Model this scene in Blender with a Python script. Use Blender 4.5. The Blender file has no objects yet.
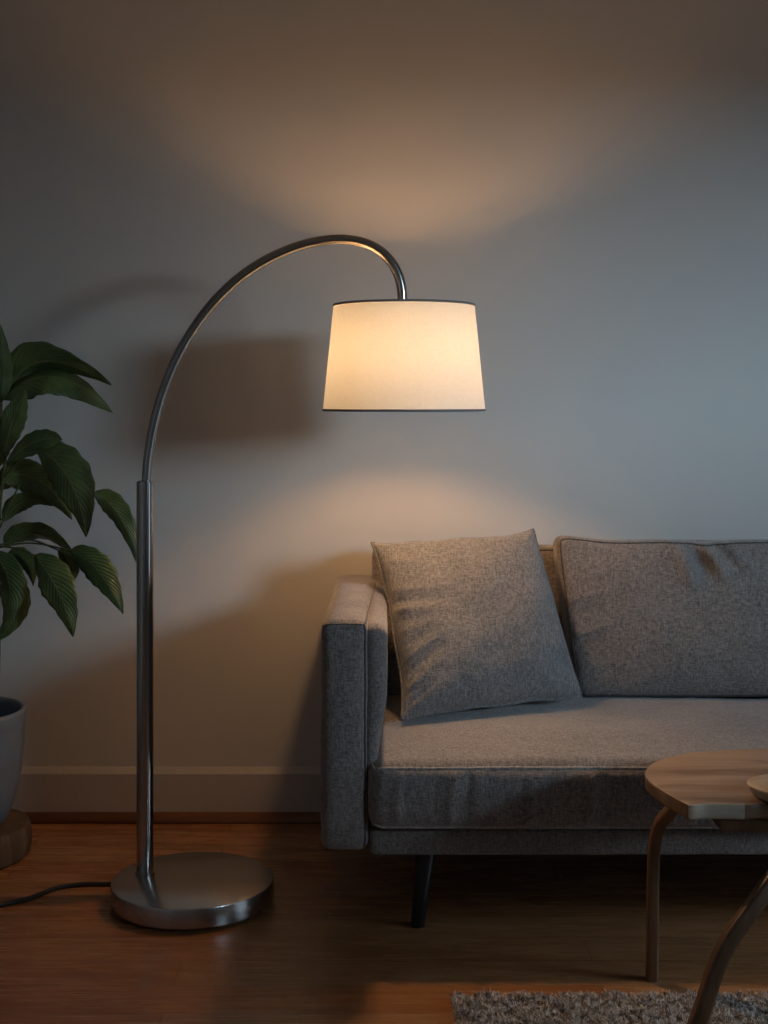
import bpy, bmesh, math, random
from mathutils import Vector, Matrix, noise

random.seed(7)
C = bpy.context.scene.collection
F, HY, CH = 1333.0, 400.0, 1.25          # focal length in pixels, horizon row, eye height


def P(px, py, Z):
    return Vector(((px - 384.0) / F * Z, Z, CH - (py - HY) / F * Z))


def lerp(a, b, t):
    return a + (b - a) * t


def smooth(e0, e1, x):
    t = max(0.0, min(1.0, (x - e0) / (e1 - e0)))
    return t * t * (3 - 2 * t)


def srgb(r, g, b):
    f = lambda c: (c / 255 / 12.92) if c / 255 <= 0.04045 else ((c / 255 + 0.055) / 1.055) ** 2.4
    return (f(r), f(g), f(b), 1.0)


# ------------------------------------------------------------------ object helpers
def thing(name, label, cat, loc=(0, 0, 0), group=None):
    o = bpy.data.objects.new(name, None)
    C.objects.link(o)
    o.location = loc
    o.empty_display_size = 0.1
    o['label'] = label
    o['category'] = cat
    if group:
        o['group'] = group
    return o


def obj(name, bm, mat, parent=None, shade=True, mods=()):
    """One mesh object; bm is in world coordinates."""
    if parent is not None:
        org = Vector((0, 0, 0))
        p = parent
        while p is not None:
            org += Vector(p.location)
            p = p.parent
        bmesh.ops.translate(bm, verts=bm.verts, vec=-org)
    bmesh.ops.recalc_face_normals(bm, faces=bm.faces)
    me = bpy.data.meshes.new(name)
    bm.to_mesh(me)
    bm.free()
    for p in me.polygons:
        p.use_smooth = shade
    mats = mat if isinstance(mat, (list, tuple)) else [mat]
    for m in mats:
        me.materials.append(m)
    o = bpy.data.objects.new(name, me)
    C.objects.link(o)
    if parent is not None:
        o.parent = parent
    return o


def struct(name, bm, mat, shade=False):
    o = obj(name, bm, mat, None, shade)
    o['kind'] = 'structure'
    return o


def sharp(o, deg=35):
    me = o.data
    me.set_sharp_from_angle(angle=math.radians(deg))


# ------------------------------------------------------------------ shape helpers
def add_box(bm, lo, hi, bevel=0.0, seg=3):
    m = bmesh.ops.create_cube(bm, size=1.0)
    vs = m['verts']
    lo, hi = Vector(lo), Vector(hi)
    for v in vs:
        v.co = Vector(((lo + hi) / 2)) + Vector((v.co.x * (hi - lo).x, v.co.y * (hi - lo).y, v.co.z * (hi - lo).z))
    if bevel > 0:
        es = list({e for v in vs for e in v.link_edges})
        bmesh.ops.bevel(bm, geom=es, offset=bevel, segments=seg, profile=0.5, affect='EDGES')


def catmull(pts, n):
    pts = [Vector(p) for p in pts]
    out = []
    ext = [pts[0] * 2 - pts[1]] + pts + [pts[-1] * 2 - pts[-2]]
    for i in range(len(pts) - 1):
        p0, p1, p2, p3 = ext[i:i + 4]
        for k in range(n):
            t = k / n
            out.append(0.5 * (2 * p1 + (p2 - p0) * t + (2 * p0 - 5 * p1 + 4 * p2 - p3) * t * t + (3 * p1 - p0 - 3 * p2 + p3) * t ** 3))
    out.append(pts[-1])
    return out


def add_tube(bm, pts, r, seg=12, closed=False, cap=True, rx=None):
    """Sweep a circle (or ellipse when rx gives the second radius) along pts; r is a number or one per point."""
    n = len(pts)
    pts = [Vector(p) for p in pts]
    rad = r if isinstance(r, (list, tuple)) else [r] * n
    rad2 = rx if isinstance(rx, (list, tuple)) else ([rx] * n if rx else rad)
    rings = []
    nrm = None
    for i in range(n):
        if closed:
            t = pts[(i + 1) % n] - pts[i - 1]
        else:
            t = pts[min(i + 1, n - 1)] - pts[max(i - 1, 0)]
        t.normalize()
        if nrm is None:
            ref = Vector((0, 0, 1)) if abs(t.z) < 0.9 else Vector((0, 1, 0))
            nrm = t.cross(ref).normalized()
        else:
            nrm = (nrm - t * nrm.dot(t)).normalized()
        b = t.cross(nrm)
        rings.append([bm.verts.new(pts[i] + nrm * rad[i] * math.cos(a) + b * rad2[i] * math.sin(a))
                      for a in [2 * math.pi * k / seg for k in range(seg)]])
    for i in range(n if closed else n - 1):
        A, B = rings[i], rings[(i + 1) % n]
        for k in range(seg):
            bm.faces.new((A[k], A[(k + 1) % seg], B[(k + 1) % seg], B[k]))
    if cap and not closed:
        bm.faces.new(rings[0][::-1])
        bm.faces.new(rings[-1])


def add_lathe(bm, prof, center, seg=64):
    """prof: list of (radius, z) from one end to the other; radius 0 closes on the axis."""
    cx, cy = center
    rings = []
    for r, z in prof:
        if r < 1e-6:
            rings.append([bm.verts.new((cx, cy, z))])
        else:
            rings.append([bm.verts.new((cx + r * math.cos(2 * math.pi * k / seg), cy + r * math.sin(2 * math.pi * k / seg), z)) for k in range(seg)])
    for A, B in zip(rings, rings[1:]):
        for k in range(seg):
            k2 = (k + 1) % seg
            if len(A) == 1 and len(B) == 1:
                continue
            if len(A) == 1:
                bm.faces.new((A[0], B[k2], B[k]))
            elif len(B) == 1:
                bm.faces.new((A[k], A[k2], B[0]))
            else:
                bm.faces.new((A[k], A[k2], B[k2], B[k]))


def ring(center, r, z, n=72):
    return [Vector((center[0] + r * math.cos(2 * math.pi * k / n), center[1] + r * math.sin(2 * math.pi * k / n), z)) for k in range(n)]


# ------------------------------------------------------------------ material helpers
def new_mat(name):
    m = bpy.data.materials.new(name)
    m.use_nodes = True
    nt = m.node_tree
    nt.nodes.clear()
    out = nt.nodes.new('ShaderNodeOutputMaterial')
    return m, nt, out


def N(nt, typ, **kw):
    n = nt.nodes.new(typ)
    for k, v in kw.items():
        if k in n.inputs:
            n.inputs[k].default_value = v
        else:
            setattr(n, k, v)
    return n


def L(nt, a, b):
    nt.links.new(a, b)


def coords(nt, scale=(1, 1, 1), kind='Object', rot=(0, 0, 0)):
    tc = N(nt, 'ShaderNodeTexCoord')
    mp = N(nt, 'ShaderNodeMapping')
    mp.inputs['Scale'].default_value = scale
    mp.inputs['Rotation'].default_value = rot
    L(nt, tc.outputs[kind], mp.inputs['Vector'])
    return mp.outputs['Vector']


def ramp(nt, fac, stops):
    r = N(nt, 'ShaderNodeValToRGB')
    e = r.color_ramp.elements
    while len(e) < len(stops):
        e.new(0.5)
    for el, (p, c) in zip(e, stops):
        el.position = p
        el.color = c
    L(nt, fac, r.inputs['Fac'])
    return r.outputs['Color']


def mixc(nt, fac, a, b, mode='MIX'):
    m = N(nt, 'ShaderNodeMix', data_type='RGBA', blend_type=mode)
    for val, idx in ((fac, 0), (a, 6), (b, 7)):
        if hasattr(val, 'links'):
            L(nt, val, m.inputs[idx])
        else:
            m.inputs[idx].default_value = val
    return m.outputs[2]


def math_(nt, op, a, b=0.0):
    m = N(nt, 'ShaderNodeMath', operation=op)
    for i, v in enumerate((a, b)):
        if hasattr(v, 'links'):
            L(nt, v, m.inputs[i])
        else:
            m.inputs[i].default_value = v
    return m.outputs[0]


def principled(nt, out, color=None, rough=0.5, metal=0.0, **kw):
    b = N(nt, 'ShaderNodeBsdfPrincipled')
    if color is not None:
        if hasattr(color, 'links'):
            L(nt, color, b.inputs['Base Color'])
        else:
            b.inputs['Base Color'].default_value = color
    if hasattr(rough, 'links'):
        L(nt, rough, b.inputs['Roughness'])
    else:
        b.inputs['Roughness'].default_value = rough
    b.inputs['Metallic'].default_value = metal
    for k, v in kw.items():
        b.inputs[k].default_value = v
    L(nt, b.outputs[0], out.inputs['Surface'])
    return b


def bump(nt, bsdf, height, strength=0.3, dist=0.01):
    bp = N(nt, 'ShaderNodeBump')
    bp.inputs['Strength'].default_value = strength
    bp.inputs['Distance'].default_value = dist
    L(nt, height, bp.inputs['Height'])
    L(nt, bp.outputs[0], bsdf.inputs['Normal'])


def noise_tex(nt, vec, scale=5.0, detail=3.0, rough=0.5, dist=0.0):
    n = N(nt, 'ShaderNodeTexNoise')
    n.inputs['Scale'].default_value = scale
    n.inputs['Detail'].default_value = detail
    n.inputs['Roughness'].default_value = rough
    n.inputs['Distortion'].default_value = dist
    L(nt, vec, n.inputs['Vector'])
    return n.outputs['Fac']


def plain(name, col, rough=0.5, metal=0.0, nscale=40.0, var=0.06, bstr=0.05, **kw):
    m, nt, out = new_mat(name)
    v = coords(nt)
    n = noise_tex(nt, v, nscale, 4)
    lo = tuple(c * (1 - var) for c in col[:3]) + (1,)
    hi = tuple(min(1, c * (1 + var)) for c in col[:3]) + (1,)
    c = ramp(nt, n, [(0.3, lo), (0.7, hi)])
    b = principled(nt, out, c, rough, metal, **kw)
    bump(nt, b, n, bstr, 0.002)
    return m


def make_fabric(name, col, sc=1.05, contrast=0.55):
    m, nt, out = new_mat(name)
    h = noise_tex(nt, coords(nt, (70 * sc, 300 * sc, 300 * sc)), 1.0, 2.0, 0.6)
    w = noise_tex(nt, coords(nt, (300 * sc, 70 * sc, 70 * sc)), 1.0, 2.0, 0.6)
    th = math_(nt, 'MULTIPLY', math_(nt, 'ADD', h, w), 0.5)
    big = noise_tex(nt, coords(nt), 9.0, 3.0)
    dark = tuple(c * (1 - contrast) for c in col[:3]) + (1,)
    lite = tuple(c * (1 + contrast) for c in col[:3]) + (1,)
    c1 = ramp(nt, th, [(0.36, dark), (0.5, col), (0.64, lite)])
    c2 = mixc(nt, 0.14, c1, ramp(nt, big, [(0.3, dark), (0.7, lite)]))
    b = principled(nt, out, c2, 0.92, 0.0)
    b.inputs['Specular IOR Level'].default_value = 0.12
    b.inputs['Sheen Weight'].default_value = 0.40
    b.inputs['Sheen Roughness'].default_value = 0.5
    bump(nt, b, th, 0.8, 0.003)
    return m


def make_wood(name, dark, mid, lite, axis='x', rough=0.45, scale=1.0, bstr=0.08):
    m, nt, out = new_mat(name)
    s = {'x': (1.2, 14, 14), 'y': (14, 1.2, 14), 'z': (14, 14, 1.2)}[axis]
    v = coords(nt, tuple(k * scale for k in s))
    n1 = noise_tex(nt, v, 1.0, 5.0, 0.6, 0.8)
    s2 = {'x': (5, 140, 140), 'y': (140, 5, 140), 'z': (140, 140, 5)}[axis]
    n2 = noise_tex(nt, coords(nt, tuple(k * scale for k in s2)), 1.0, 3.0, 0.6)
    f = math_(nt, 'ADD', math_(nt, 'MULTIPLY', n1, 0.72), math_(nt, 'MULTIPLY', n2, 0.28))
    c = ramp(nt, f, [(0.34, dark), (0.5, mid), (0.66, lite)])
    b = principled(nt, out, c, rough)
    bump(nt, b, n2, bstr, 0.002)
    return m


def make_steel(name, rough=0.26, col=(0.42, 0.40, 0.38, 1), axis='z'):
    m, nt, out = new_mat(name)
    s = {'z': (500, 500, 6), 'r': (60, 60, 600), 'd': (3, 120, 120)}[axis]
    n = noise_tex(nt, coords(nt, s), 1.0, 3.0, 0.6)
    r = math_(nt, 'ADD', math_(nt, 'MULTIPLY', n, 0.05), rough - 0.025)
    c = ramp(nt, n, [(0.3, tuple(k * 0.94 for k in col[:3]) + (1,)), (0.7, col)])
    b = principled(nt, out, c, r, 1.0)
    return m


M = {}
# wall paint, ceiling, skirting
m, nt, out = new_mat('wall_paint')
v = coords(nt)
n = noise_tex(nt, v, 160.0, 4.0, 0.6)
n2 = noise_tex(nt, v, 1.3, 3.0)
c = ramp(nt, n2, [(0.3, (0.560, 0.540, 0.515, 1)), (0.7, (0.590, 0.570, 0.545, 1))])
b = principled(nt, out, c, 0.75)
b.inputs['Specular IOR Level'].default_value = 0.25
bump(nt, b, n, 0.08, 0.002)
M['wall'] = m
M['ceiling'] = plain('ceiling_paint', (0.52, 0.50, 0.47, 1), 0.85, nscale=90)
M['skirting'] = plain('skirting_paint', (0.50, 0.46, 0.42, 1), 0.45, nscale=60, var=0.03)
M['quarter'] = make_wood('stained_wood_trim', (0.10, 0.035, 0.012, 1), (0.16, 0.058, 0.02, 1), (0.22, 0.085, 0.03, 1), 'x', 0.4)

# oak strip floor: boards run left to right
m, nt, out = new_mat('oak_floor_boards')
v = coords(nt)
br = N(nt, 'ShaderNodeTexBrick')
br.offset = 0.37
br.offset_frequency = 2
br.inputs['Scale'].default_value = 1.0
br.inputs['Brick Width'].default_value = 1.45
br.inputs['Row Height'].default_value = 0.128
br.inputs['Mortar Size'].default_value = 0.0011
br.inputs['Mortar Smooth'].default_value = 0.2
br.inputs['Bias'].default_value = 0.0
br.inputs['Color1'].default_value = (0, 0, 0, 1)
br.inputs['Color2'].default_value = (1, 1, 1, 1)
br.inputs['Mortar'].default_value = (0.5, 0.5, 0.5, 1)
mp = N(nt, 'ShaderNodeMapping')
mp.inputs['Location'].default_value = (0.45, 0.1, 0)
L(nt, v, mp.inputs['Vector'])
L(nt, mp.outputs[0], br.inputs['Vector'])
g1 = noise_tex(nt, coords(nt, (2.2, 20, 1)), 1.0, 5.0, 0.6, 1.2)
g2 = noise_tex(nt, coords(nt, (6, 220, 1)), 1.0, 3.0, 0.6)
g = math_(nt, 'ADD', math_(nt, 'MULTIPLY', g1, 0.55), math_(nt, 'MULTIPLY', g2, 0.45))
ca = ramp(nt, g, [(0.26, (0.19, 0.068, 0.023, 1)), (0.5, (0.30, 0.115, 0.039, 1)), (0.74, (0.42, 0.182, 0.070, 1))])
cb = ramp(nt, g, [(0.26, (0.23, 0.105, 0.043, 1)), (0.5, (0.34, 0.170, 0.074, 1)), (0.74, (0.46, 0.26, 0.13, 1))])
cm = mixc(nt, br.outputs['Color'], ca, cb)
cm = mixc(nt, math_(nt, 'MULTIPLY', br.outputs['Fac'], 0.75), cm, (0.05, 0.022, 0.01, 1))
b = principled(nt, out, cm, math_(nt, 'ADD', math_(nt, 'MULTIPLY', g, 0.2), 0.17))
bump(nt, b, math_(nt, 'SUBTRACT', math_(nt, 'MULTIPLY', g2, 0.25), br.outputs['Fac']), 0.12, 0.0015)
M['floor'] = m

M['steel'] = make_steel('brushed_steel_pole', 0.17, (0.46, 0.44, 0.42, 1), 'z')
M['steel_arm'] = make_steel('satin_steel_arm', 0.20, (0.40, 0.375, 0.35, 1), 'z')
M['steel_base'] = plain('satin_steel_base', (0.42, 0.40, 0.38, 1), 0.24, 1.0, nscale=6.0, var=0.02, bstr=0.0)
M['black'] = plain('black_rubber', (0.010, 0.010, 0.010, 1), 0.65)
M['bulb_base'] = plain('lamp_socket_white', (0.6, 0.58, 0.55, 1), 0.4)
M['grey_trim'] = plain('shade_trim_grey', (0.22, 0.215, 0.22, 1), 0.5, nscale=120)

# linen lamp shade: cloth that lets part of the bulb's light through
m, nt, out = new_mat('linen_shade')
h = noise_tex(nt, coords(nt, (60, 60, 420)), 1.0, 2.0)
w = noise_tex(nt, coords(nt, (420, 420, 60)), 1.0, 2.0)
th = math_(nt, 'MULTIPLY', math_(nt, 'ADD', h, w), 0.5)
dif = N(nt, 'ShaderNodeBsdfDiffuse')
L(nt, ramp(nt, th, [(0.35, (0.80, 0.77, 0.73, 1)), (0.65, (0.86, 0.83, 0.79, 1))]), dif.inputs['Color'])
trn = N(nt, 'ShaderNodeBsdfTranslucent')
L(nt, ramp(nt, th, [(0.35, (0.73, 0.80, 0.86, 1)), (0.65, (0.79, 0.86, 0.93, 1))]), trn.inputs['Color'])
mx = N(nt, 'ShaderNodeMixShader')
mx.inputs[0].default_value = 0.153
L(nt, dif.outputs[0], mx.inputs[1])
L(nt, trn.outputs[0], mx.inputs[2])
bp = N(nt, 'ShaderNodeBump')
bp.inputs['Strength'].default_value = 0.25
bp.inputs['Distance'].default_value = 0.001
L(nt, th, bp.inputs['Height'])
L(nt, bp.outputs[0], dif.inputs['Normal'])
L(nt, mx.outputs[0], out.inputs['Surface'])
M['shade'] = m

BULB = 214.0
m, nt, out = new_mat('glowing_bulb')
e = N(nt, 'ShaderNodeEmission')
e.inputs['Color'].default_value = (1.0, 0.55, 0.235, 1)
e.inputs['Strength'].default_value = BULB
L(nt, e.outputs[0], out.inputs['Surface'])
M['bulb'] = m

M['fabric'] = make_fabric('grey_woven_upholstery', (0.217, 0.196, 0.185, 1))
M['pillow'] = make_fabric('grey_woven_pillow', (0.205, 0.203, 0.207, 1), 1.0)
M['piping'] = make_fabric('dark_piping', (0.070, 0.064, 0.060, 1))
M['piping_lite'] = make_fabric('light_piping', (0.36, 0.33, 0.30, 1))
M['sofa_leg'] = plain('dark_stained_leg', (0.012, 0.010, 0.010, 1), 0.4)
M['table'] = make_wood('pale_table_wood', (0.20, 0.13, 0.085, 1), (0.32, 0.225, 0.155, 1), (0.43, 0.33, 0.245, 1), 'x', 0.45, 0.9)
M['edge'] = make_wood('sapwood_edge', (0.36, 0.29, 0.21, 1), (0.52, 0.44, 0.34, 1), (0.62, 0.54, 0.44, 1), 'x', 0.5, 1.2)
M['bent'] = make_wood('bent_leg_wood', (0.085, 0.042, 0.019, 1), (0.13, 0.066, 0.031, 1), (0.19, 0.10, 0.05, 1), 'z', 0.42)
M['rim'] = make_wood('brown_table_rim', (0.12, 0.066, 0.034, 1), (0.19, 0.108, 0.058, 1), (0.26, 0.155, 0.09, 1), 'x', 0.45)
# heartwood figure: broad darker flames in the table top
nt = M['table'].node_tree
bs = next(n for n in nt.nodes if n.type == 'BSDF_PRINCIPLED')
src = bs.inputs['Base Color'].links[0].from_socket
fl = noise_tex(nt, coords(nt, (3.2, 9, 9)), 1.0, 3.0, 0.55, 1.2)
L(nt, mixc(nt, ramp(nt, fl, [(0.50, (0, 0, 0, 1)), (0.66, (0.75, 0.75, 0.75, 1))]), src, (0.17, 0.095, 0.052, 1)), bs.inputs['Base Color'])
M['stand'] = make_wood('rough_plant_stand_wood', (0.055, 0.032, 0.018, 1), (0.10, 0.060, 0.034, 1), (0.16, 0.10, 0.06, 1), 'z', 0.75, 1.6, 0.4)
M['pot'] = plain('blue_grey_glaze', (0.150, 0.185, 0.225, 1), 0.42, nscale=14, var=0.07)
M['soil'] = plain('potting_soil', (0.022, 0.015, 0.010, 1), 0.95, nscale=120, var=0.5, bstr=1.0)
M['stem'] = plain('green_stem', (0.10, 0.12, 0.035, 1), 0.5, nscale=60, var=0.25)

# leaf: lateral veins from the UV (u across, v along the midrib)
m, nt, out = new_mat('leaf_green')
tc = N(nt, 'ShaderNodeTexCoord')
sp = N(nt, 'ShaderNodeSeparateXYZ')
L(nt, tc.outputs['UV'], sp.inputs[0])
au = math_(nt, 'ABSOLUTE', math_(nt, 'SUBTRACT', sp.outputs[0], 0.5))
ph = math_(nt, 'SUBTRACT', math_(nt, 'MULTIPLY', sp.outputs[1], 44.0), math_(nt, 'MULTIPLY', au, 26.0))
wv = math_(nt, 'POWER', math_(nt, 'ABSOLUTE', math_(nt, 'SINE', ph)), 0.6)
rib = math_(nt, 'LESS_THAN', au, 0.022)
nz = noise_tex(nt, coords(nt), 22.0, 4.0)
cl = ramp(nt, nz, [(0.3, (0.055, 0.098, 0.030, 1)), (0.7, (0.130, 0.175, 0.050, 1))])
cl = mixc(nt, math_(nt, 'MULTIPLY', math_(nt, 'SUBTRACT', 1.0, wv), 0.45), cl, (0.15, 0.19, 0.075, 1))
cl = mixc(nt, math_(nt, 'MULTIPLY', rib, 0.7), cl, (0.24, 0.25, 0.085, 1))
b = principled(nt, out, cl, 0.42)
b.inputs['Transmission Weight'].default_value = 0.0
bump(nt, b, math_(nt, 'SUBTRACT', wv, math_(nt, 'MULTIPLY', rib, 1.5)), 0.5, 0.003)
M['leaf'] = m

# rug
m, nt, out = new_mat('rug_pile')
oi = noise_tex(nt, coords(nt), 75.0, 3.0, 0.7)
c = ramp(nt, oi, [(0.38, (0.16, 0.12, 0.095, 1)), (0.5, (0.58, 0.51, 0.45, 1)), (0.60, (0.82, 0.77, 0.72, 1))])
b = principled(nt, out, c, 0.9)
b.inputs['Specular IOR Level'].default_value = 0.1
M['rug'] = m
M['rug_back'] = plain('rug_backing', (0.16, 0.12, 0.09, 1), 0.95, nscale=200, var=0.3, bstr=0.5)
M['window_frame'] = plain('white_window_paint', (0.6, 0.6, 0.58, 1), 0.4)

# ------------------------------------------------------------------ the room
XL, XR, YF, YB, ZC = -2.3, 3.0, -2.2, 3.97, 2.75
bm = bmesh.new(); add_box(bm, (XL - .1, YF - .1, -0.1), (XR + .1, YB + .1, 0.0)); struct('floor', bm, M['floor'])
bm = bmesh.new(); add_box(bm, (XL - .1, YF - .1, ZC), (XR + .1, YB + .1, ZC + .1)); struct('ceiling', bm, M['ceiling'])
bm = bmesh.new(); add_box(bm, (XL, YB, 0), (XR, YB + .12, ZC)); struct('wall_back', bm, M['wall'])
bm = bmesh.new(); add_box(bm, (XL, YF - .12, 0), (XR, YF, ZC)); struct('wall_front', bm, M['wall'])
bm = bmesh.new(); add_box(bm, (XL - .12, YF - .12, 0), (XL, YB + .12, ZC)); struct('wall_left', bm, M['wall'])
# right wall with the window the cool daylight comes through
WY0, WY1, WZ0, WZ1 = -0.30, 1.60, 1.48, 2.27
bm = bmesh.new()
add_box(bm, (XR, YF - .12, 0), (XR + .15, WY0, ZC))
add_box(bm, (XR, WY0, 0), (XR + .15, WY1, WZ0))
add_box(bm, (XR, WY0, WZ1), (XR + .15, WY1, ZC))
# unseen low opening, added in this wall to let fill light onto the floor
VY0, VY1, VZ0, VZ1 = 1.72, 2.72, 0.03, 1.28
add_box(bm, (XR, VY1, 0), (XR + .15, YB + .12, ZC))
add_box(bm, (XR, WY1, 0), (XR + .15, VY0, ZC))
add_box(bm, (XR, VY0, 0), (XR + .15, VY1, VZ0))
add_box(bm, (XR, VY0, VZ1), (XR + .15, VY1, ZC))
struct('wall_right', bm, M['wall'])
f = 0.045
for k, (y0, y1, z0, z1) in enumerate(((WY0, WY1, WZ0, WZ1), (VY0, VY1, VZ0, VZ1))):
    bm = bmesh.new()
    add_box(bm, (XR + .05, y0, z0), (XR + .11, y0 + f, z1), .004)
    add_box(bm, (XR + .05, y1 - f, z0), (XR + .11, y1, z1), .004)
    add_box(bm, (XR + .05, y0 + f, z0), (XR + .11, y1 - f, z0 + f), .004)
    add_box(bm, (XR + .05, y0 + f, z1 - f), (XR + .11, y1 - f, z1), .004)
    struct('window_%d' % (k + 1), bm, M['window_frame'])  # the second one frames the low opening added for floor light
# skirting board with a chamfered top
prof = [(YB, 0.0), (YB - .016, 0.0), (YB - .016, 0.140), (YB - .004, 0.158), (YB, 0.158)]


def strip(prof, x0, x1):
    bm = bmesh.new()
    a = [bm.verts.new((x0, y, z)) for y, z in prof]
    b = [bm.verts.new((x1, y, z)) for y, z in prof]
    n = len(prof)
    for i in range(n):
        bm.faces.new((a[i], a[(i + 1) % n], b[(i + 1) % n], b[i]))
    bm.faces.new(a[::-1]); bm.faces.new(b)
    return bm


struct('baseboard_back', strip(prof, XL, XR), M['skirting'])
q = [(YB - .016, 0.0), (YB - .040, 0.0)] + [(YB - .016 - .024 * math.cos(a), .028 * math.sin(a)) for a in [math.pi / 2 * k / 8 for k in range(1, 9)]]
struct('trim_1', strip(q, XL, XR), M['quarter'], True)

# ------------------------------------------------------------------ floor lamp
BC = (P(193, 902, 3.32).x, 3.32)
BR, BH = 0.2015, 0.058
PZ = 3.36
pole_x = P(145, 480, PZ).x
lamp = thing('floor_lamp', 'arched brushed steel floor lamp with lit white linen shade and round base', 'lamp', (BC[0], BC[1], 0))
bm = bmesh.new()
add_lathe(bm, [(0, .006), (BR - .012, .006), (BR - .004, .008), (BR, .012), (BR, BH - .004), (BR - .0012, BH - .0012), (BR - .004, BH), (0, BH)], BC, 128)
o = obj('base', bm, M['steel_base'], lamp); sharp(o, 40)
bm = bmesh.new()
add_lathe(bm, [(0, 0), (BR - .03, 0), (BR - .03, .0065), (0, .0065)], BC, 64)
o = obj('foot_pad', bm, M['black'], lamp); sharp(o); o['label'] = 'black pad under the base'
pole_top = CH - (481 - HY) / F * PZ
PR = 0.0212
bm = bmesh.new()
add_lathe(bm, [(PR, BH - .002), (PR, pole_top - .002), (PR - .002, pole_top), (.0, pole_top)], (pole_x, PZ), 48)
o = obj('pole', bm, M['steel'], lamp); sharp(o, 40)
bm = bmesh.new()
add_lathe(bm, [(PR, BH + .006), (PR + .003, BH + .005), (PR + .003, BH - .001), (PR, BH - .001)], (pole_x, PZ), 48)
o = obj('collar', bm, M['steel_arm'], lamp); sharp(o, 40)
SZ = 3.44
SC = (P(404, 357, SZ).x, SZ)
arm_px = [(146, 490), (146.5, 478), (148.5, 455), (154.5, 422), (165, 386), (181, 350), (204, 314), (232, 284), (262, 262.5),
          (292, 248.5), (318, 241.5), (343, 239.5), (366, 243.5), (384, 254), (395.5, 269), (401, 285), (402.5, 302), (402.8, 318)]
pts = []
for x, y in arm_px:
    t = max(0.0, min(1.0, (x - 146) / (402.8 - 146)))
    pts.append(P(x, y, lerp(PZ, SZ, t)))
pts = catmull(pts, 8)
bm = bmesh.new(); add_tube(bm, pts, [lerp(.0118, .0130, smooth(0, .5, i / len(pts))) for i in range(len(pts))], 20)
obj('arm', bm, M['steel_arm'], lamp)
z_top = CH - (305.5 - HY) / F * SZ
z_bot = CH - (410 - HY) / F * SZ
r_top, r_bot = 70.5 / F * SZ, 81.0 / F * SZ
bm = bmesh.new()
add_lathe(bm, [(lerp(r_bot, r_top, k / 12), lerp(z_bot, z_top, k / 12)) for k in range(13)], SC, 128)
shade = obj('lamp_shade', bm, M['shade'], lamp)
shade['label'] = 'tapered white linen shade, lit from inside'
for nm, r, z in (('top_rim', r_top, z_top), ('bottom_rim', r_bot, z_bot)):
    bm = bmesh.new(); add_tube(bm, ring(SC, r, z, 128), .0022, 8, True, rx=.0030)
    o = obj(nm, bm, M['grey_trim'], shade); o['label'] = 'thin grey binding on the shade edge'
zb = 1.365
arm_end = pts[-1]
bm = bmesh.new()
add_tube(bm, ring(SC, .022, z_top - .05, 32), .0022, 8, True)
for a in (0.3, 0.3 + 2.094, 0.3 + 4.189):
    add_tube(bm, [Vector((SC[0] + .022 * math.cos(a), SC[1] + .022 * math.sin(a), z_top - .05)),
                  Vector((SC[0] + r_top * math.cos(a), SC[1] + r_top * math.sin(a), z_top))], .0018, 8)
obj('shade_carrier', bm, M['steel_arm'], lamp)
bm = bmesh.new()
add_lathe(bm, [(0, zb + .10), (.014, zb + .10), (.017, zb + .094), (.017, zb + .040), (.014, zb + .034), (0, zb + .034)], (arm_end.x, arm_end.y), 32)
sock = obj('socket', bm, M['bulb_base'], lamp); sharp(sock)
bm = bmesh.new()
prof = [(0, zb - .036)] + [(.036 * math.sin(a), zb - .036 * math.cos(a)) for a in [math.pi * k / 12 for k in range(1, 9)]] + [(.014, zb + .036), (.0, zb + .036)]
add_lathe(bm, prof, (arm_end.x, arm_end.y), 20)
obj('bulb', bm, M['bulb'], sock)
# power cord leaving the back of the base across the boards
cord = [Vector((BC[0] - .10, BC[1] + .160, .014)), Vector((BC[0] - .16, BC[1] + .150, .010)), P(112, 886, 3.43), P(84, 886.5, 3.425), P(58, 890.5, 3.40), P(30, 900, 3.33), P(0, 908, 3.28), P(-40, 917, 3.22), P(-90, 915, 3.24), P(-150, 902, 3.32)]
for p in cord[2:]:
    p.z = 0.0060
bm = bmesh.new(); add_tube(bm, catmull(cord, 8), .0056, 10)
o = obj('power_cord', bm, M['black'], lamp); o['label'] = 'black power cord on the floor boards'

# ------------------------------------------------------------------ sofa
def grid_box(bm, nx, ny, nz, fn):
    """Closed box surface of nx*ny*nz cells; fn maps (u,v,w) in [-1,1] to a point."""
    cache = {}

    def vert(i, j, k):
        key = (i, j, k)
        if key not in cache:
            cache[key] = bm.verts.new(fn(-1 + 2 * i / nx, -1 + 2 * j / ny, -1 + 2 * k / nz))
        return cache[key]
    for i in range(nx):
        for j in range(ny):
            for k in (0, nz):
                bm.faces.new((vert(i, j, k), vert(i + 1, j, k), vert(i + 1, j + 1, k), vert(i, j + 1, k)))
    for i in range(nx):
        for k in range(nz):
            for j in (0, ny):
                bm.faces.new((vert(i, j, k), vert(i + 1, j, k), vert(i + 1, j, k + 1), vert(i, j, k + 1)))
    for j in range(ny):
        for k in range(nz):
            for i in (0, nx):
                bm.faces.new((vert(i, j, k), vert(i, j + 1, k), vert(i, j + 1, k + 1), vert(i, j, k + 1)))


def round_box(u, v, w, lo, hi, r):
    """Rounded-box point and outward normal for (u,v,w) on the unit cube's surface; r may differ per axis."""
    c = (Vector(lo) + Vector(hi)) / 2
    h = (Vector(hi) - Vector(lo)) / 2
    p = Vector((u * h.x, v * h.y, w * h.z))
    q = Vector([max(-(h[i] - r), min(h[i] - r, p[i])) for i in range(3)])
    d = p - q
    n = d.normalized()
    return c + q + n * r, n


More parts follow.
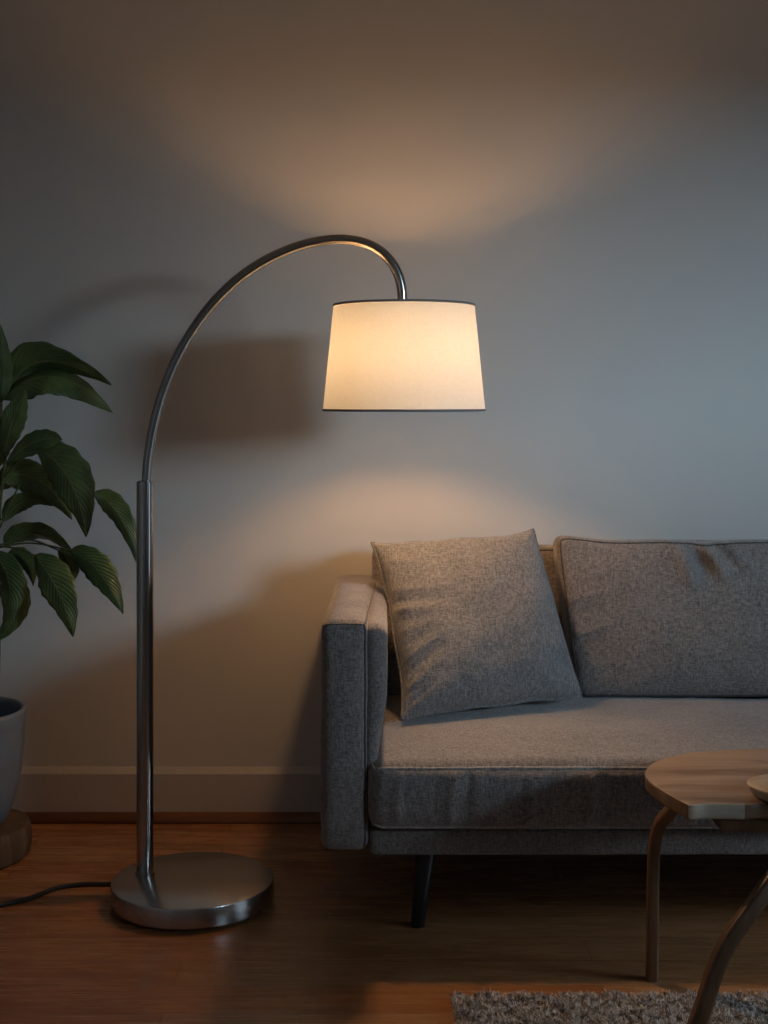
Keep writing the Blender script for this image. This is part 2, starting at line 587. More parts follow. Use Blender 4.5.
sofa = thing('sofa', 'grey woven fabric sofa against the wall with one wide back cushion showing', 'sofa', (0.95, 3.45, 0))
AX0, AX1 = -0.146, -0.037           # left arm
SY0, SY1 = 3.055, 3.88              # front and back
SR0, SR1 = 2.05, 2.16               # right arm
ATOP = 0.742


def arm(x0, x1, inner):
    def fn(u, v, w):
        p, n = round_box(u, v, w, (x0, SY0, .213), (x1, SY1, ATOP), .024)
        t = (p.y - SY0) / (SY1 - SY0)
        s_ = (p.x - x0) / (x1 - x0)
        if inner > 0:                       # the arm widens a little towards the back
            p.x += .026 * t * s_ + .006 * t * (1 - s_)
        else:
            p.x -= .026 * t * (1 - s_) + .006 * t * s_
        if v < 0:
            p.y -= .010 * (1 - u * u) * (1 - w ** 6) * smooth(.5, -1, v)
        if w > 0:
            p.z += .009 * (1 - v * v) * (1 - u * u) * smooth(.8, 1, w)
        p += n * (.0022 * noise.noise(p * 9) + .001 * noise.noise(p * 30))
        return p
    bm = bmesh.new(); grid_box(bm, 16, 60, 40, fn)
    a = obj('arm', bm, M['fabric'], sofa)
    # padded inner lining of the arm
    if inner > 0:
        lo, hi = (x1 - .012, SY0 + .012, .36), (x1 + .038, SY1 - .12, ATOP - .010)
    else:
        lo, hi = (x0 - .038, SY0 + .012, .36), (x0 + .012, SY1 - .12, ATOP - .010)

    def fn2(u, v, w):
        p, n = round_box(u, v, w, lo, hi, .0285)
        s = smooth(-1, 0.3, w)
        full = x1 - .012 if inner > 0 else x0 + .012
        p.x = lerp(full + (p.x - full) * .55, p.x, s)
        p += n * .0015 * noise.noise(p * 12)
        return p
    bm = bmesh.new(); grid_box(bm, 14, 50, 34, fn2)
    obj('inner_pad', bm, M['fabric'], a)
    # welts round the front panel and along the top seams
    bm = bmesh.new()
    sx = 1 if inner > 0 else -1
    path = [fn(sx, -1, -1 + 2 * k / 30) for k in range(31)] + [fn(sx, -1 + 2 * k / 40, 1) for k in range(1, 41)]
    add_tube(bm, path, .0028, 8)
    path = [fn(-1 + 2 * k / 10, -1, 1) for k in range(11)]
    add_tube(bm, path, .0018, 8)
    o = obj('piping', bm, M['piping'], a); o['label'] = 'dark welt along the arm seams'
    return a


arm(AX0, AX1, 1)
arm(SR0, SR1, -1)
# frame rail under the cushion
bm = bmesh.new()


def fnr(u, v, w):
    p, n = round_box(u, v, w, (AX1 + .001, 3.072, .197), (SR0 - .001, SY1, .262), .014)
    return p + n * .001 * noise.noise(p * 9)


grid_box(bm, 120, 20, 12, fnr)
obj('frame_rail', bm, M['fabric'], sofa)


def fnb(u, v, w):
    lo, hi = (AX1 + .003, 3.775, .25), (SR0 - .003, SY1 + .005, .832)
    p, n = round_box(u, v, w, lo, hi, .028)
    p.y -= .05 * (1 - w) / 2 * (v < 0)
    p += n * .002 * noise.noise(p * 7)
    return p


bm = bmesh.new(); grid_box(bm, 120, 14, 40, fnb)
back = obj('backrest', bm, M['fabric'], sofa)
bm = bmesh.new()
add_tube(bm, [fnb(-1 + 2 * k / 100, -1, 1) for k in range(101)], .0028, 8)
obj('piping', bm, M['piping'], back)

# seat cushion: one long bench cushion
LO, HI = Vector((-0.036, 3.028, .266)), Vector((2.045, 3.74, .4215))


def fnc(u, v, w):
    p, n = round_box(u, v, w, LO, HI, .036)
    x = p.x
    if w > -.999:
        e = (1 - u ** 6)
        crown = .024 * (1 - max(-1, min(1, v * 1.0)) ** 2) ** 0.8 * e
        crown += .006 * smooth(-1, -0.2, v)
        dip = .005 * smooth(-0.05, 0.22, x - (0.80 + (3.62 - p.y) * 0.45))
        dent = .007 * math.exp(-((p.y - (3.36 + .30 * (x - .05))) / .07) ** 2) * smooth(-.04, .06, x) * smooth(.62, .50, x)
        p.z += (crown - dip - dent) * max(0.0, (w + 1) / 2) ** 2
    if v < -.3:                       # the front boxing bulges and creases
        fr = smooth(-.3, -1, v)
        p.y -= .010 * (1 - w * w) * fr * (1 - u ** 8)
        s = noise.noise(Vector((x * 26, w * 1.3, 3.1))) + .6 * noise.noise(Vector((x * 55, w * 1.0, 9.2)))
        p.y -= .0030 * s * (1 - w ** 4) * fr
        # short creases hanging from the seam
        for cx, a, ln in ((.035, .004, 1.0), (.155, .0055, 1.6), (.19, -.004, 1.7), (.33, .004, 1.2), (.47, .0055, 1.7), (.50, -.0035, 1.5), (.66, .003, 1.1)):
            d = (x - cx - .006 * w) / .011
            if abs(d) < 3:
                p.y -= a * math.exp(-d * d) * smooth(-1, -.6, w) * smooth(1.0, .5, w) * fr
    # soft gathers close to the left front corner, on the top
    p.z += .0022 * noise.noise(Vector((p.x * 7, p.y * 7, 1.7))) * (w > .9)
    p += n * .0010 * noise.noise(p * 22)
    return p


bm = bmesh.new(); grid_box(bm, 420, 60, 30, fnc)
seat = obj('seat_cushion', bm, M['fabric'], sofa)
bm = bmesh.new()
for w in (1, -1):
    path = [fnc(-1, -1 + 2 * (1 - k / 20), w) for k in range(20)] + [fnc(-1 + 2 * k / 220, -1, w) for k in range(221)] + [fnc(1, -1 + 2 * k / 20, w) for k in range(1, 21)]
    add_tube(bm, path, .0034, 8)
o = obj('piping', bm, M['piping_lite'], seat); o['label'] = 'lighter piping along the cushion seams'


# back cushions
def back_cushion(xa0, xa1, xb0, xb1, seed, pinch):
    """xa: left/right at the bottom, xb: left/right at the top."""
    def fn(u, v, w):
        # rounded in a unit-ish box first, then bent into the leaning shape
        p, n = round_box(u, v, w, (-.45, -.08, -.235), (.45, .08, .235), .034)
        s, h, d = p.x / .45, (p.z + .235) / .47, (p.y + .08) / .16
        x = lerp(lerp(xa0, xa1, (s + 1) / 2), lerp(xb0, xb1, (s + 1) / 2), h)
        yf = lerp(3.585, 3.655, h)
        y = yf + d * lerp(.145, .125, h)
        z = lerp(.446, .862, h) - .012 * d * h
        prof = (1 - min(1, abs(s)) ** 2.4) * (1 - abs(2 * h - 1) ** 3)
        if v < 0:
            y -= .040 * prof * smooth(.6, 0, d)
        z += .014 * smooth(.80, 1.0, h) * (math.exp(-((s + .95) / .22) ** 2))
        z += (.006 * (1 - s * s)) * h - .004 * h * noise.noise(Vector((x * 5, seed, 0)))
        if d < .6:
            fd = smooth(.6, 0, d)
            if pinch:
                # a pinched dent below the top edge with folds running from it
                px, pz = pinch
                dx, dz = x - px, z - pz
                y += .030 * math.exp(-((dx + dz * .35) / .026) ** 2 - ((dz - .01) / .045) ** 2) * fd
                y -= .017 * math.exp(-((dx + .045 + dz * .2) / .026) ** 2 - (dz / .05) ** 2) * fd
                y -= .016 * math.exp(-((dx - .040 + dz * .55) / .022) ** 2 - ((dz - .012) / .05) ** 2) * fd
                y += .010 * math.exp(-((dx - .085 + dz * .7) / .020) ** 2 - ((dz - .03) / .05) ** 2) * fd
                y -= .008 * math.exp(-((dx - .115 + dz * .7) / .022) ** 2 - ((dz - .03) / .06) ** 2) * fd
                z -= .006 * math.exp(-((dx - .02) / .05) ** 2) * smooth(.85, 1, h)
            # soft creases radiating from the left boxing
            for zz, ln, a in ((.70, .16, .005), (.66, .13, -.004), (.61, .17, .005), (.575, .12, -.004), (.52, .15, .004), (.49, .13, -.003)):
                xl = x - lerp(xa0, xb0, h)
                y -= a * math.exp(-((z - zz - xl * .28) / .011) ** 2) * smooth(ln, .02, xl) * fd * smooth(0, .02, xl)
            y -= .005 * noise.noise(Vector((x * 6, z * 8, seed))) * fd * prof
            y -= .002 * noise.noise(Vector((x * 17, z * 21, seed + 4))) * fd
        return Vector((x, y, z))
    bm = bmesh.new(); grid_box(bm, 190, 14, 110, fn)
    c = obj('back_cushion', bm, M['fabric'], sofa)
    bm = bmesh.new()
    for v in (-1, 1):
        path = [fn(-1, v, -1 + 2 * k / 60) for k in range(60)] + [fn(-1 + 2 * k / 120, v, 1) for k in range(120)] + [fn(1, v, 1 - 2 * k / 60) for k in range(60)] + [fn(1 - 2 * k / 60, v, -1) for k in range(60)]
        add_tube(bm, path, .0026, 8, True)
    obj('piping', bm, M['piping'], c)
    return c


back_cushion(.520, 1.285, .472, 1.285, 2.0, (.865, .80))
back_cushion(1.30, 2.035, 1.30, 2.035, 5.0, None)

# legs
def sofa_leg(bx, by, tx, ty):
    bm = bmesh.new()
    add_tube(bm, [Vector((bx, by, 0)), Vector((bx, by, .001)), Vector((lerp(bx, tx, .5), lerp(by, ty, .5), .10)), Vector((tx, ty, .20))],
             [.0150, .0165, .0205, .0270], 20)
    o = obj('leg', bm, M['sofa_leg'], sofa); sharp(o, 50)


sofa_leg(.080, 3.168, .103, 3.19)
sofa_leg(.080, 3.80, .103, 3.78)
sofa_leg(1.93, 3.168, 1.907, 3.19)
sofa_leg(1.93, 3.80, 1.907, 3.78)

# ------------------------------------------------------------------ throw pillow
TL, TR, BRc, BL = P(371, 543, 3.64), P(533, 529, 3.665), P(581, 697, 3.50), P(402, 719, 3.345)
ctr = (TL + TR + BRc + BL) / 4
nrm = ((TR + BRc - TL - BL).cross(TL + TR - BL - BRc)).normalized()
if nrm.y > 0:
    nrm = -nrm                                      # towards the room
T = .088
WR = [  # u0,v0 -> u1,v1, amplitude, half width: folds on the front
    (-1.0, .36, -.20, .26, .010, .040), (-1.0, .22, -.30, .15, -.011, .045), (-.98, .12, -.35, .02, .012, .040), (-.98, .00, -.50, -.06, -.007, .035),
    (-1.0, -.14, -.40, -.08, .008, .040), (-1.0, -.30, -.50, -.16, -.008, .04), (-1.0, -.46, -.42, -.22, .010, .04), (-.98, -.60, -.45, -.36, -.008, .04),
    (-1.0, -.76, -.50, -.50, .010, .04), (-.95, -.90, -.50, -.66, -.007, .035), (-.80, -.98, -.42, -.78, .006, .035),
    (-.95, .72, -.60, .62, .006, .05), (.10, .98, -.02, .66, .009, .06), (.26, .98, .20, .70, -.008, .05), (.42, .98, .40, .74, .006, .05), (-.35, .98, -.30, .76, -.005, .06),
    (.92, .92, .60, .60, .008, .07), (1.0, .20, .74, .10, .006, .05), (.98, -.20, .72, -.24, -.006, .05), (.98, -.50, .66, -.46, .006, .05), (.96, -.72, .66, -.62, -.005, .045),
    (.45, -.98, .40, -.7, .006, .05), (.05, -.98, .02, -.72, -.005, .05), (-.25, -.98, -.22, -.75, .006, .05), (.74, -.98, .60, -.72, .006, .05)]


def pillow_pt(u, v, side):
    def pin(e):                                   # seams drawn in between the corners, with a slightly wavy run
        return 1 - e * e * e * e
    wob = .014 * noise.noise(Vector((u * 2.2, v * 2.2, 6))) * max(abs(u), abs(v)) ** 4
    uu = u * (1 - (.078 if u < 0 else .012) * pin(v) * abs(u) ** 3) + wob * abs(u)
    vv = v * (1 - (.050 if v > 0 else .030) * pin(u) * abs(v) ** 3) + wob * abs(v)
    # the lower right corner sags into a soft ear, the top edge dips
    if v > 0:
        vv -= .035 * math.exp(-((u - .62) / .30) ** 2) * v ** 4
    # ear of the top right corner
    s, t = (uu + 1) / 2, (vv + 1) / 2
    p = (BL * (1 - s) + BRc * s) * (1 - t) + (TL * (1 - s) + TR * s) * t
    th = T * ((1 - abs(u) ** 2.3) * (1 - abs(v) ** 2.3)) ** 0.46
    sag = 1.0 + .18 * (-v) * (1 - v * v)
    off = th * sag
    if side > 0:
        edge = min(1.0, 6 * (1 - abs(u)) + .15) * min(1.0, 6 * (1 - abs(v)) + .15)
        for u0, v0, u1, v1, a, w in WR:
            du, dv = u1 - u0, v1 - v0
            ln2 = du * du + dv * dv
            k = ((u - u0) * du + (v - v0) * dv) / ln2
            if -.2 < k < 1.3:
                kk = max(0, min(1, k))
                d = math.hypot(u - u0 - kk * du, v - v0 - kk * dv)
                if d < 3 * w:
                    off += a * .62 * math.exp(-(d / (w * (.55 + .9 * kk))) ** 2) * (1 - kk * .8) * edge * (1 + .5 * noise.noise(Vector((u * 5, v * 5, 2))))
        off += .0060 * noise.noise(Vector((u * 2.5, v * 2.5, 4))) * edge + .0016 * noise.noise(Vector((u * 7, v * 7, 1))) * edge
    p = p + nrm * off * side * (1.0 if side > 0 else .72)
    p += Vector((0, 0, .004 * noise.noise(Vector((u * 3, v * 3, 8))) * (abs(v) > .97)))
    return p


pil = thing('throw_pillow', 'square grey woven throw pillow leaning in the left corner of the sofa', 'pillow', tuple(Vector((ctr.x, ctr.y, .44))))
bm = bmesh.new()
n = 130
g = {}
ease = lambda i: math.sin((i / n - .5) * math.pi)      # finer cells at the seams
for side in (1, -1):
    for i in range(n + 1):
        for j in range(n + 1):
            if side < 0 and (i in (0, n) or j in (0, n)):
                g[(side, i, j)] = g[(1, i, j)]
            else:
                g[(side, i, j)] = bm.verts.new(pillow_pt(ease(i), ease(j), side))
    for i in range(n):
        for j in range(n):
            bm.faces.new((g[(side, i, j)], g[(side, i + 1, j)], g[(side, i + 1, j + 1)], g[(side, i, j + 1)]))
obj('cover', bm, M['pillow'], pil)
per = [(-1 + 2 * k / 60, -1) for k in range(60)] + [(1, -1 + 2 * k / 60) for k in range(60)] + [(1 - 2 * k / 60, 1) for k in range(60)] + [(-1, 1 - 2 * k / 60) for k in range(60)]
bm = bmesh.new(); add_tube(bm, [pillow_pt(a, b, 1) for a, b in per], .0042, 8, True)
o = obj('piping', bm, M['pillow'], pil); o['label'] = 'corded seam round the pillow edge'

# ------------------------------------------------------------------ coffee table
TZ = .468
tab = thing('coffee_table', 'pale wooden coffee table with curved edge and bent legs before the sofa', 'table', (1.0, 2.65, 0))
outline_px = [(646, 772), (652, 764), (665, 758.5), (686, 753.5), (708, 751), (738, 749.6), (768, 749)]
outl = []
for x, y in outline_px:
    Z = F * (CH - TZ) / (y - HY)
    outl.append(P(x, y, Z))
outl += [Vector((1.00, 2.955, TZ)), Vector((1.12, 2.88, TZ)), Vector((1.20, 2.76, TZ)), Vector((1.215, 2.62, TZ)), Vector((1.15, 2.51, TZ)), Vector((1.04, 2.465, TZ)), Vector((.93, 2.475, TZ)), Vector((.85, 2.53, TZ))]
for x, y in [(768, 803.5), (748, 804), (726, 803.5), (706, 803.5), (692, 804.5), (685, 802.5), (668, 793), (654, 783), (647.5, 777)]:
    Z = F * (CH - TZ) / (y - HY)
    outl.append(P(x, y, Z))
cl = catmull(outl + [outl[0]], 6)[:-1]
cen = Vector((.90, 2.70, TZ))
bm = bmesh.new()
levels = [(0.0, 0.0), (0.002, -.001), (0.003, -.004), (0.002, -.026), (-.001, -.030), (-.006, -.032)]
rings_ = []
for off, dz in levels:
    rr = []
    for i, p in enumerate(cl):
        t = (cl[(i + 1) % len(cl)] - cl[i - 1]).normalized()
        nn = Vector((t.y, -t.x, 0))
        if nn.dot(p - cen) < 0:
            nn = -nn
        wob = .002 * noise.noise(Vector((p.x * 9, p.y * 9, dz * 20)))
        rr.append(bm.verts.new(p + nn * (off + wob * (dz < -.003)) + Vector((0, 0, dz))))
    rings_.append(rr)
nn_ = len(cl)
dzmid = lambda A_, B_: (A_[0].co.z + B_[0].co.z) / 2 - TZ
for A, B in zip(rings_, rings_[1:]):
    for k in range(nn_):
        f_ = bm.faces.new((A[k], A[(k + 1) % nn_], B[(k + 1) % nn_], B[k]))
        mid = (A[k].co + A[(k + 1) % nn_].co) / 2
        if mid.y < 2.60 and .588 < mid.x < .70:
            f_.material_index = 1
        elif dzmid(A, B) < -.002:
            f_.material_index = 2
bm.faces.new(rings_[0])
bm.faces.new(rings_[-1][::-1])
bmesh.ops.triangulate(bm, faces=[f_ for f_ in bm.faces if len(f_.verts) > 4])
o = obj('tabletop', bm, [M['table'], M['edge'], M['rim']], tab); sharp(o, 30)


# pale sapwood lobe bulging from the near edge of the slab
bm = bmesh.new()
bmesh.ops.create_uvsphere(bm, u_segments=48, v_segments=28, radius=1.0)
lc = P(800, 787, 2.62)
for v in bm.verts:
    q = v.co.copy()
    k = 1 + .10 * noise.noise(q * 1.7 + Vector((3, 1, 0)))
    zz = (abs(q.z) ** 1.25) * (1 if q.z > 0 else -1)
    v.co = lc + Vector((q.x * .104 * k, q.y * .085 * k, zz * (.020 if zz > 0 else .042)))
o = obj('live_edge', bm, M['edge'], tab); o['label'] = 'pale rounded lobe on the near edge of the top'


def bent_leg(pts, r0, r1):
    """Bent-wood leg of rounded square section."""
    c_ = catmull(pts, 8)
    n_ = len(c_)
    bm = bmesh.new()
    rad = [lerp(r0, r1, i / (n_ - 1)) for i in range(n_)]
    add_tube(bm, c_, rad, 24)
    bm.verts.ensure_lookup_table()
    for i in range(n_):                   # square up the round section
        for k in range(24):
            v = bm.verts[i * 24 + k]
            a = 2 * math.pi * k / 24
            f_ = (abs(math.cos(a)) ** 5 + abs(math.sin(a)) ** 5) ** (-1 / 5)
            v.co = c_[i] + (v.co - c_[i]) * f_
    o = obj('leg', bm, M['bent'], tab); sharp(o, 60)


LZ = 2.873
UND = TZ - .032
# left leg: upright, then bent in under the top
bent_leg([P(652, 980, LZ), P(652.5, 940, LZ), P(653, 880, LZ), P(654.5, 846, LZ), P(659, 827, 2.86), P(668, 814, 2.84), Vector((.645, 2.80, UND - .0125)), Vector((.70, 2.77, UND - .0125))], .0125, .0125)
# front leg: sweeps out to the left towards its foot on the rug
RT = .0265
fz = RT + .012
bent_leg([Vector(((678 - 384) / F * 2.43, 2.43, fz)), P(688, 1046, 2.43), P(701, 1014, 2.43), P(716, 968, 2.44), P(731, 938, 2.45), P(758, 900, 2.47), P(783, 866, 2.50), P(800, 848, 2.54), Vector((.87, 2.60, UND - .014)), Vector((.92, 2.66, UND - .014))], .0150, .0150)
bent_leg([Vector((1.19, 2.86, fz)), Vector((1.185, 2.855, .2)), Vector((1.175, 2.845, .36)), Vector((1.14, 2.815, UND - .03)), Vector((1.08, 2.78, UND - .014)), Vector((.98, 2.73, UND - .014))], .013, .013)
# thick brace under the top where the front leg meets it
bm = bmesh.new()
add_box(bm, (.655, 2.60, UND - .028), (1.12, 2.68, UND - .001), .006)
for v in bm.verts:                        # it swells towards the middle
    v.co.z -= .012 * smooth(.66, .86, v.co.x) * (v.co.z < UND - .012)
o = obj('brace', bm, M['bent'], tab); sharp(o, 40)

# ------------------------------------------------------------------ rug
RX0, RX1, RY0, RY1 = .142, 2.0, 1.5, 2.778
rug = thing('rug', 'shaggy beige rug on the floor boards under the coffee table', 'rug', (RX0, RY1, 0))
bm = bmesh.new(); add_box(bm, (RX0 + .008, RY0, .0005), (RX1, RY1 - .008, .010), .004)
obj('backing', bm, M['rug_back'], rug)
rnd = random.Random(3)
verts, faces = [], []
FEET = [((678 - 384) / F * 2.43, 2.43), (1.19, 2.86)]


def strand(x, y, h):
    if any(abs(x - a) < .034 and abs(y - b) < .034 for a, b in FEET):
        h = .008
    a = rnd.uniform(0, 2 * math.pi)
    lean = rnd.uniform(.002, .011)
    dx, dy = math.cos(a), math.sin(a)
    b = rnd.uniform(0, 2 * math.pi)
    wx, wy = math.cos(b), math.sin(b)
    w = rnd.uniform(.0010, .0017)
    base = len(verts)
    z0 = .006
    cv = rnd.uniform(-.004, .004)
    for k in range(4):
        t = k / 3
        q = lean * t * t
        cx, cy, cz = x + dx * q + wy * cv * math.sin(t * 3), y + dy * q - wx * cv * math.sin(t * 3), z0 + h * t * (1 - .15 * t)
        ww = w * (1 - .55 * t)
        verts.append((cx - wx * ww, cy - wy * ww, cz)); verts.append((cx + wx * ww, cy + wy * ww, cz))
    for k in range(3):
        i = base + 2 * k
        faces.append((i, i + 1, i + 3, i + 2))


for _ in range(52000):                                # dense where the photograph looks
    x, y = rnd.uniform(RX0, 1.22), rnd.uniform(2.38, RY1)
    strand(x, y, rnd.uniform(.012, .021) * (.8 + .5 * noise.noise(Vector((x * 30, y * 30, 0)))))
for _ in range(26000):
    x, y = rnd.uniform(RX0, RX1), rnd.uniform(RY0, RY1)
    if not (x < 1.22 and y > 2.38):
        strand(x, y, rnd.uniform(.012, .021))
me = bpy.data.meshes.new('pile')
me.from_pydata([(x - RX0, y - RY1, z) for x, y, z in verts], [], faces)
me.materials.append(M['rug'])
o = bpy.data.objects.new('pile', me); C.objects.link(o); o.parent = rug; o['kind'] = 'stuff'

# ------------------------------------------------------------------ plant, pot and stand
CX, CY = P(-36, 852, 3.69).x, 3.66
stand = None
bm = bmesh.new()
seg = 72
for r, z in [(0, 0)]:
    pass
SH = .084
prof = [(0, 0), (.178, 0), (.186, .006), (.189, .03), (.187, .06), (.184, SH - .006), (.178, SH), (0, SH)]
add_lathe(bm, prof, (CX, CY), 72)
for v in bm.verts:
    d = Vector((v.co.x - CX, v.co.y - CY, 0))
    if d.length > .05:
        a = math.atan2(d.y, d.x)
        k = 1 + .022 * noise.noise(Vector((math.cos(a) * 2, math.sin(a) * 2, v.co.z * 3))) + .006 * noise.noise(Vector((math.cos(a) * 14, math.sin(a) * 14, 1)))
        v.co.x, v.co.y = CX + d.x * k, CY + d.y * k
o = obj('plant_stand', bm, M['stand'], None); sharp(o, 40)
o['label'] = 'rough round wooden slab standing on the floor under the plant pot'
o['category'] = 'stand'

plant = thing('potted_plant', 'broad-leaved green plant in a blue-grey pot at the left edge', 'plant', (CX, CY, SH))
PB, PT = SH, .402
bm = bmesh.new()
prof = [(0, PB), (.096, PB), (.108, PB + .004), (.120, PB + .020), (.134, PB + .055), (.147, PB + .100), (.157, PB + .155), (.1625, PB + .21), (.1645, PT - .055), (.1645, PT - .046),
        (.1665, PT - .040), (.1675, PT - .028), (.1675, PT - .010), (.165, PT - .002), (.160, PT), (.154, PT - .004), (.152, PT - .015), (.150, PT - .05), (.142, PT - .12), (0, PT - .12)]
prof = [(r_ + (.007 if r_ > 0 else 0), z_) for r_, z_ in prof]
add_lathe(bm, prof, (CX, CY), 96)
obj('pot', bm, M['pot'], plant)
bm = bmesh.new()
rs = [0] + [.149 * k / 12 for k in range(1, 13)]
add_lathe(bm, [(r, PT - .055 + (.006 * noise.noise(Vector((r * 60, 0, 0))))) for r in rs], (CX, CY), 48)
for v in bm.verts:
    v.co.z += .006 * noise.noise(v.co * 45)
obj('soil', bm, M['soil'], plant)

leaf_bm = bmesh.new()
uvl = leaf_bm.loops.layers.uv.new('UVMap')


def add_leaf(pts, w, roll=0.0, fold=.35, seed=0.0, wave=1.0, blunt=False):
    """pts: base, middle, tip in pixels + depth; w full width in metres; roll turns the blade about its midrib."""
    pts = [Vector(p) for p in pts]
    a, m_, b = pts
    c_ = m_ * 2 - (a + b) / 2
    nl, nw = 26, 10
    view = Vector((0, -1, 0))
    G = []
    for i in range(nl + 1):
        t = i / nl
        p = a * (1 - t) ** 2 + c_ * 2 * t * (1 - t) + b * t * t
        tan = ((c_ - a) * (1 - t) + (b - c_) * t).normalized()
        side = tan.cross(view)
        if side.length < 1e-4:
            side = Vector((1, 0, 0))
        side.normalize()
        up = side.cross(tan).normalized()
        if up.y > 0:
            up = -up
        R = Matrix.Rotation(roll, 3, tan)
        side, up = R @ side, R @ up
        prof = (math.sin(math.pi * min(1, t ** .82)) ** .80) * (1 - .25 * t) * 1.12
        if blunt:
            prof = math.sin(math.pi * t ** 1.15) ** .7
        hw = w / 2 * max(prof, .012)
        row = []
        for j in range(nw + 1):
            s = -1 + 2 * j / nw
            e = 1 + .05 * math.sin(t * 40 + seed * 3 + (s > 0)) * abs(s) ** 4 * wave
            q = p + side * s * hw * e * math.cos(fold) - up * abs(s) * hw * math.sin(fold)
            q += up * (.10 * hw * math.sin(t * 9 + seed + s) * s * s * wave + .006 * noise.noise(Vector((t * 4, s, seed))))
            row.append(leaf_bm.verts.new(q))
        G.append(row)
    for i in range(nl):
        for j in range(nw):
            f_ = leaf_bm.faces.new((G[i][j], G[i][j + 1], G[i + 1][j + 1], G[i + 1][j]))
            for lp, (ii, jj) in zip(f_.loops, ((i, j), (i, j + 1), (i + 1, j + 1), (i + 1, j))):
                lp[uvl].uv = (jj / nw, ii / nl)


px = 1 / 365.0                                        # metres per pixel at the plant
LV = [  # base, middle, tip (pixel column, row, depth), width in px, roll, fold
    ((1, 402, 3.62), (4, 366, 3.60), (0, 324, 3.58), 17, .2, .3),
    ((3, 399, 3.66), (42, 362, 3.62), (111, 385, 3.58), 44, .70, .30),
    ((4, 400, 3.62), (52, 377, 3.60), (113, 413, 3.62), 44, -.80, .35),
    ((5, 456, 3.60), (12, 424, 3.56), (25, 390, 3.55), 24, .0, .15),
    ((6, 464, 3.58), (32, 443, 3.54), (62, 439, 3.52), 24, -.2, .3),
    ((36, 448, 3.55), (70, 480, 3.50), (86, 537, 3.50), 45, .15, .28),
    ((-4, 478, 3.62), (38, 480, 3.62), (72, 520, 3.60), 34, -.2, .35),
    ((4, 522, 3.64), (24, 502, 3.63), (52, 506, 3.62), 22, .5, .35),
    ((93, 494, 3.62), (120, 515, 3.62), (138, 566, 3.62), 25, .15, .3),
    ((4, 545, 3.66), (38, 535, 3.65), (76, 556, 3.62), 30, .75, .35),
    ((70, 550, 3.60), (100, 573, 3.57), (123, 614, 3.57), 31, .12, .28),
    ((34, 555, 3.54), (58, 590, 3.50), (73, 637, 3.50), 36, .1, .26),
    ((58, 550, 3.66), (70, 566, 3.66), (70, 582, 3.65), 22, .3, .3),
    ((8, 553, 3.64), (26, 562, 3.62), (33, 586, 3.61), 20, .2, .35),
    ((-6, 552, 3.60), (10, 586, 3.57), (3, 624, 3.57), 34, .3, .3),
    ((14, 575, 3.64), (16, 610, 3.62), (-4, 642, 3.62), 26, -.2, .3),
    ((2, 490, 3.70), (20, 470, 3.72), (44, 468, 3.72), 26, .6, .35),
    ((-8, 470, 3.66), (0, 440, 3.66), (4, 410, 3.66), 24, .1, .3),
    ((-8, 440, 3.60), (-50, 410, 3.56), (-100, 440, 3.52), 36, .4, .3),
    ((-8, 400, 3.66), (-50, 360, 3.66), (-98, 375, 3.64), 38, .5, .3),
    ((-8, 500, 3.60), (-48, 480, 3.54), (-98, 520, 3.50), 40, -.3, .3),
    ((-8, 545, 3.62), (-50, 550, 3.56), (-84, 605, 3.50), 38, .2, .3),
    ((-8, 480, 3.70), (-44, 440, 3.72), (-82, 450, 3.74), 34, .5, .3),
    ((-6, 400, 3.62), (-20, 350, 3.58), (-30, 310, 3.56), 30, .1, .3),
    ((-6, 560, 3.56), (-30, 590, 3.46), (-44, 640, 3.40), 34, .1, .3),
]
for i, (a, m_, b, w, roll, fold) in enumerate(LV):
    add_leaf([P(*a), P(*m_), P(*b)], w * px, roll, fold, i * 1.37, 1.0, i in (3, 4))
fol = obj('foliage', leaf_bm, M['leaf'], plant)
sm = fol.modifiers.new('thickness', 'SOLIDIFY'); sm.thickness = .0009; sm.offset = 0

soil = Vector((CX, CY, PT - .058))
main = [P(-10, 716, 3.64), P(-4, 690, 3.64), P(-2, 640, 3.64), P(-4, 590, 3.64), P(-3, 545, 3.64), P(0, 500, 3.63), P(5, 460, 3.61), P(2, 425, 3.63), P(1, 398, 3.64)]
main[0].z = PT - .062
bm = bmesh.new()
mc = catmull(main, 6)
add_tube(bm, mc, [lerp(.0085, .0035, i / (len(mc) - 1)) for i in range(len(mc))], 10)
obj('stem', bm, M['stem'], plant)
second = [P(-26, 718, 3.60), P(-20, 660, 3.60), P(-12, 600, 3.60), P(-8, 545, 3.60), P(-8, 470, 3.62), P(-8, 400, 3.64)]
second[0].z = PT - .062
bm = bmesh.new(); mc = catmull(second, 6)
add_tube(bm, mc, [lerp(.0075, .003, i / (len(mc) - 1)) for i in range(len(mc))], 10)
obj('stem', bm, M['stem'], plant)
for pts_ in ([(-3, 546, 3.64), (14, 548, 3.60), (34, 555, 3.54)], [(-3, 548, 3.64), (30, 543, 3.64), (70, 550, 3.60)], [(0, 528, 3.63), (8, 508, 3.62), (20, 484, 3.62)],
             [(2, 480, 3.62), (18, 462, 3.58), (36, 448, 3.55)], [(0, 520, 3.64), (50, 492, 3.64), (93, 494, 3.62)], [(-3, 560, 3.64), (6, 566, 3.64), (14, 575, 3.64)],
             [(-3, 545, 3.64), (30, 540, 3.66), (58, 550, 3.66)]):
    bm = bmesh.new()
    add_tube(bm, catmull([P(*p) for p in pts_], 6), .0024, 8)
    obj('petiole', bm, M['stem'], plant)

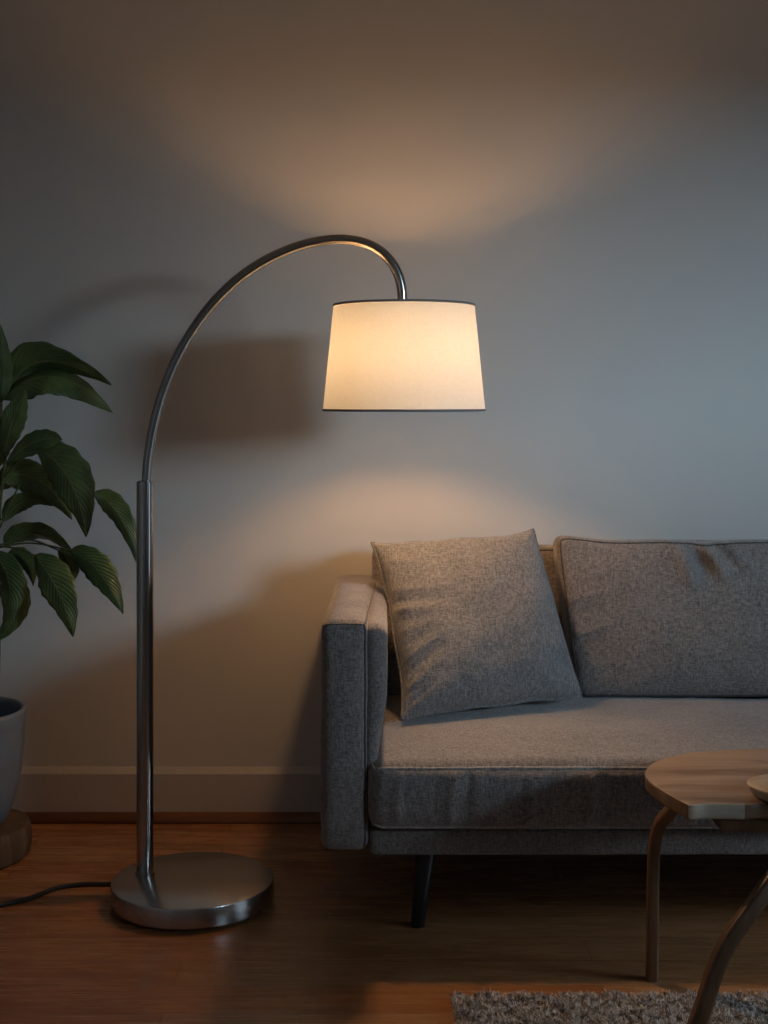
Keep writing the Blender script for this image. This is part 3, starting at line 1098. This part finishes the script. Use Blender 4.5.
# spot added below the bulb: fill light on the seat and the boards in front
sd = bpy.data.lights.new('added_fill_spot', 'SPOT')
sd.energy = 14.0
sd.color = (1.0, 0.70, 0.45)
sd.spot_size = math.radians(68)
sd.spot_blend = 0.9
sd.shadow_soft_size = 0.03
so = bpy.data.objects.new('added_fill_spot', sd)
C.objects.link(so)
so.location = (arm_end.x, arm_end.y - .01, zb - .050)
so.rotation_euler = Vector((.34, -.56, -1.0)).to_track_quat('-Z', 'Y').to_euler()

# ------------------------------------------------------------------ daylight outside the window, added low fill, world
SKY = 1330.0
ld = bpy.data.lights.new('dusk_sky', 'AREA')
ld.shape = 'RECTANGLE'
ld.size, ld.size_y = 4.8, 2.3
ld.energy = SKY
ld.color = (0.58, 0.81, 1.0)
lo_ = bpy.data.objects.new('dusk_sky', ld)
C.objects.link(lo_)
lo_.location = (7.5, -5.9, 3.35)
tgt = Vector((0.2, 3.6, 1.2))
lo_.rotation_euler = (tgt - lo_.location).to_track_quat('-Z', 'Y').to_euler()

ld2 = bpy.data.lights.new('low_fill_light', 'AREA')  # added fill light, shines through the low opening to brighten the floor
ld2.shape = 'RECTANGLE'
ld2.size, ld2.size_y = 1.6, 1.1
ld2.energy = 170.0
ld2.color = (0.62, 0.82, 1.0)
lo2 = bpy.data.objects.new('low_fill_light', ld2)
C.objects.link(lo2)
lo2.location = (5.2, 1.6, 2.2)
lo2.rotation_euler = (Vector((0.5, 2.85, 0.0)) - lo2.location).to_track_quat('-Z', 'Y').to_euler()

w = bpy.data.worlds.new('dusk_world')
bpy.context.scene.world = w
w.use_nodes = True
bg = w.node_tree.nodes.get('Background')
bg.inputs['Color'].default_value = (0.50, 0.66, 0.85, 1)
bg.inputs['Strength'].default_value = 1.3

# ------------------------------------------------------------------ camera and view
cam = bpy.data.cameras.new('camera')
co = bpy.data.objects.new('camera', cam)
C.objects.link(co)
co.location = (0, 0, CH)
co.rotation_euler = (math.pi / 2, 0, 0)
cam.sensor_fit = 'VERTICAL'
cam.sensor_height = 32.0
cam.lens = 32.0 * F / 1024.0
cam.shift_y = -(512 - HY) / 1024.0
cam.clip_start = 0.05
sc = bpy.context.scene
sc.camera = co
sc.view_settings.view_transform = 'Standard'
sc.view_settings.look = 'None'
sc.view_settings.gamma = 1.0
sc.view_settings.use_curve_mapping = False
sc.view_settings.exposure = 0.0
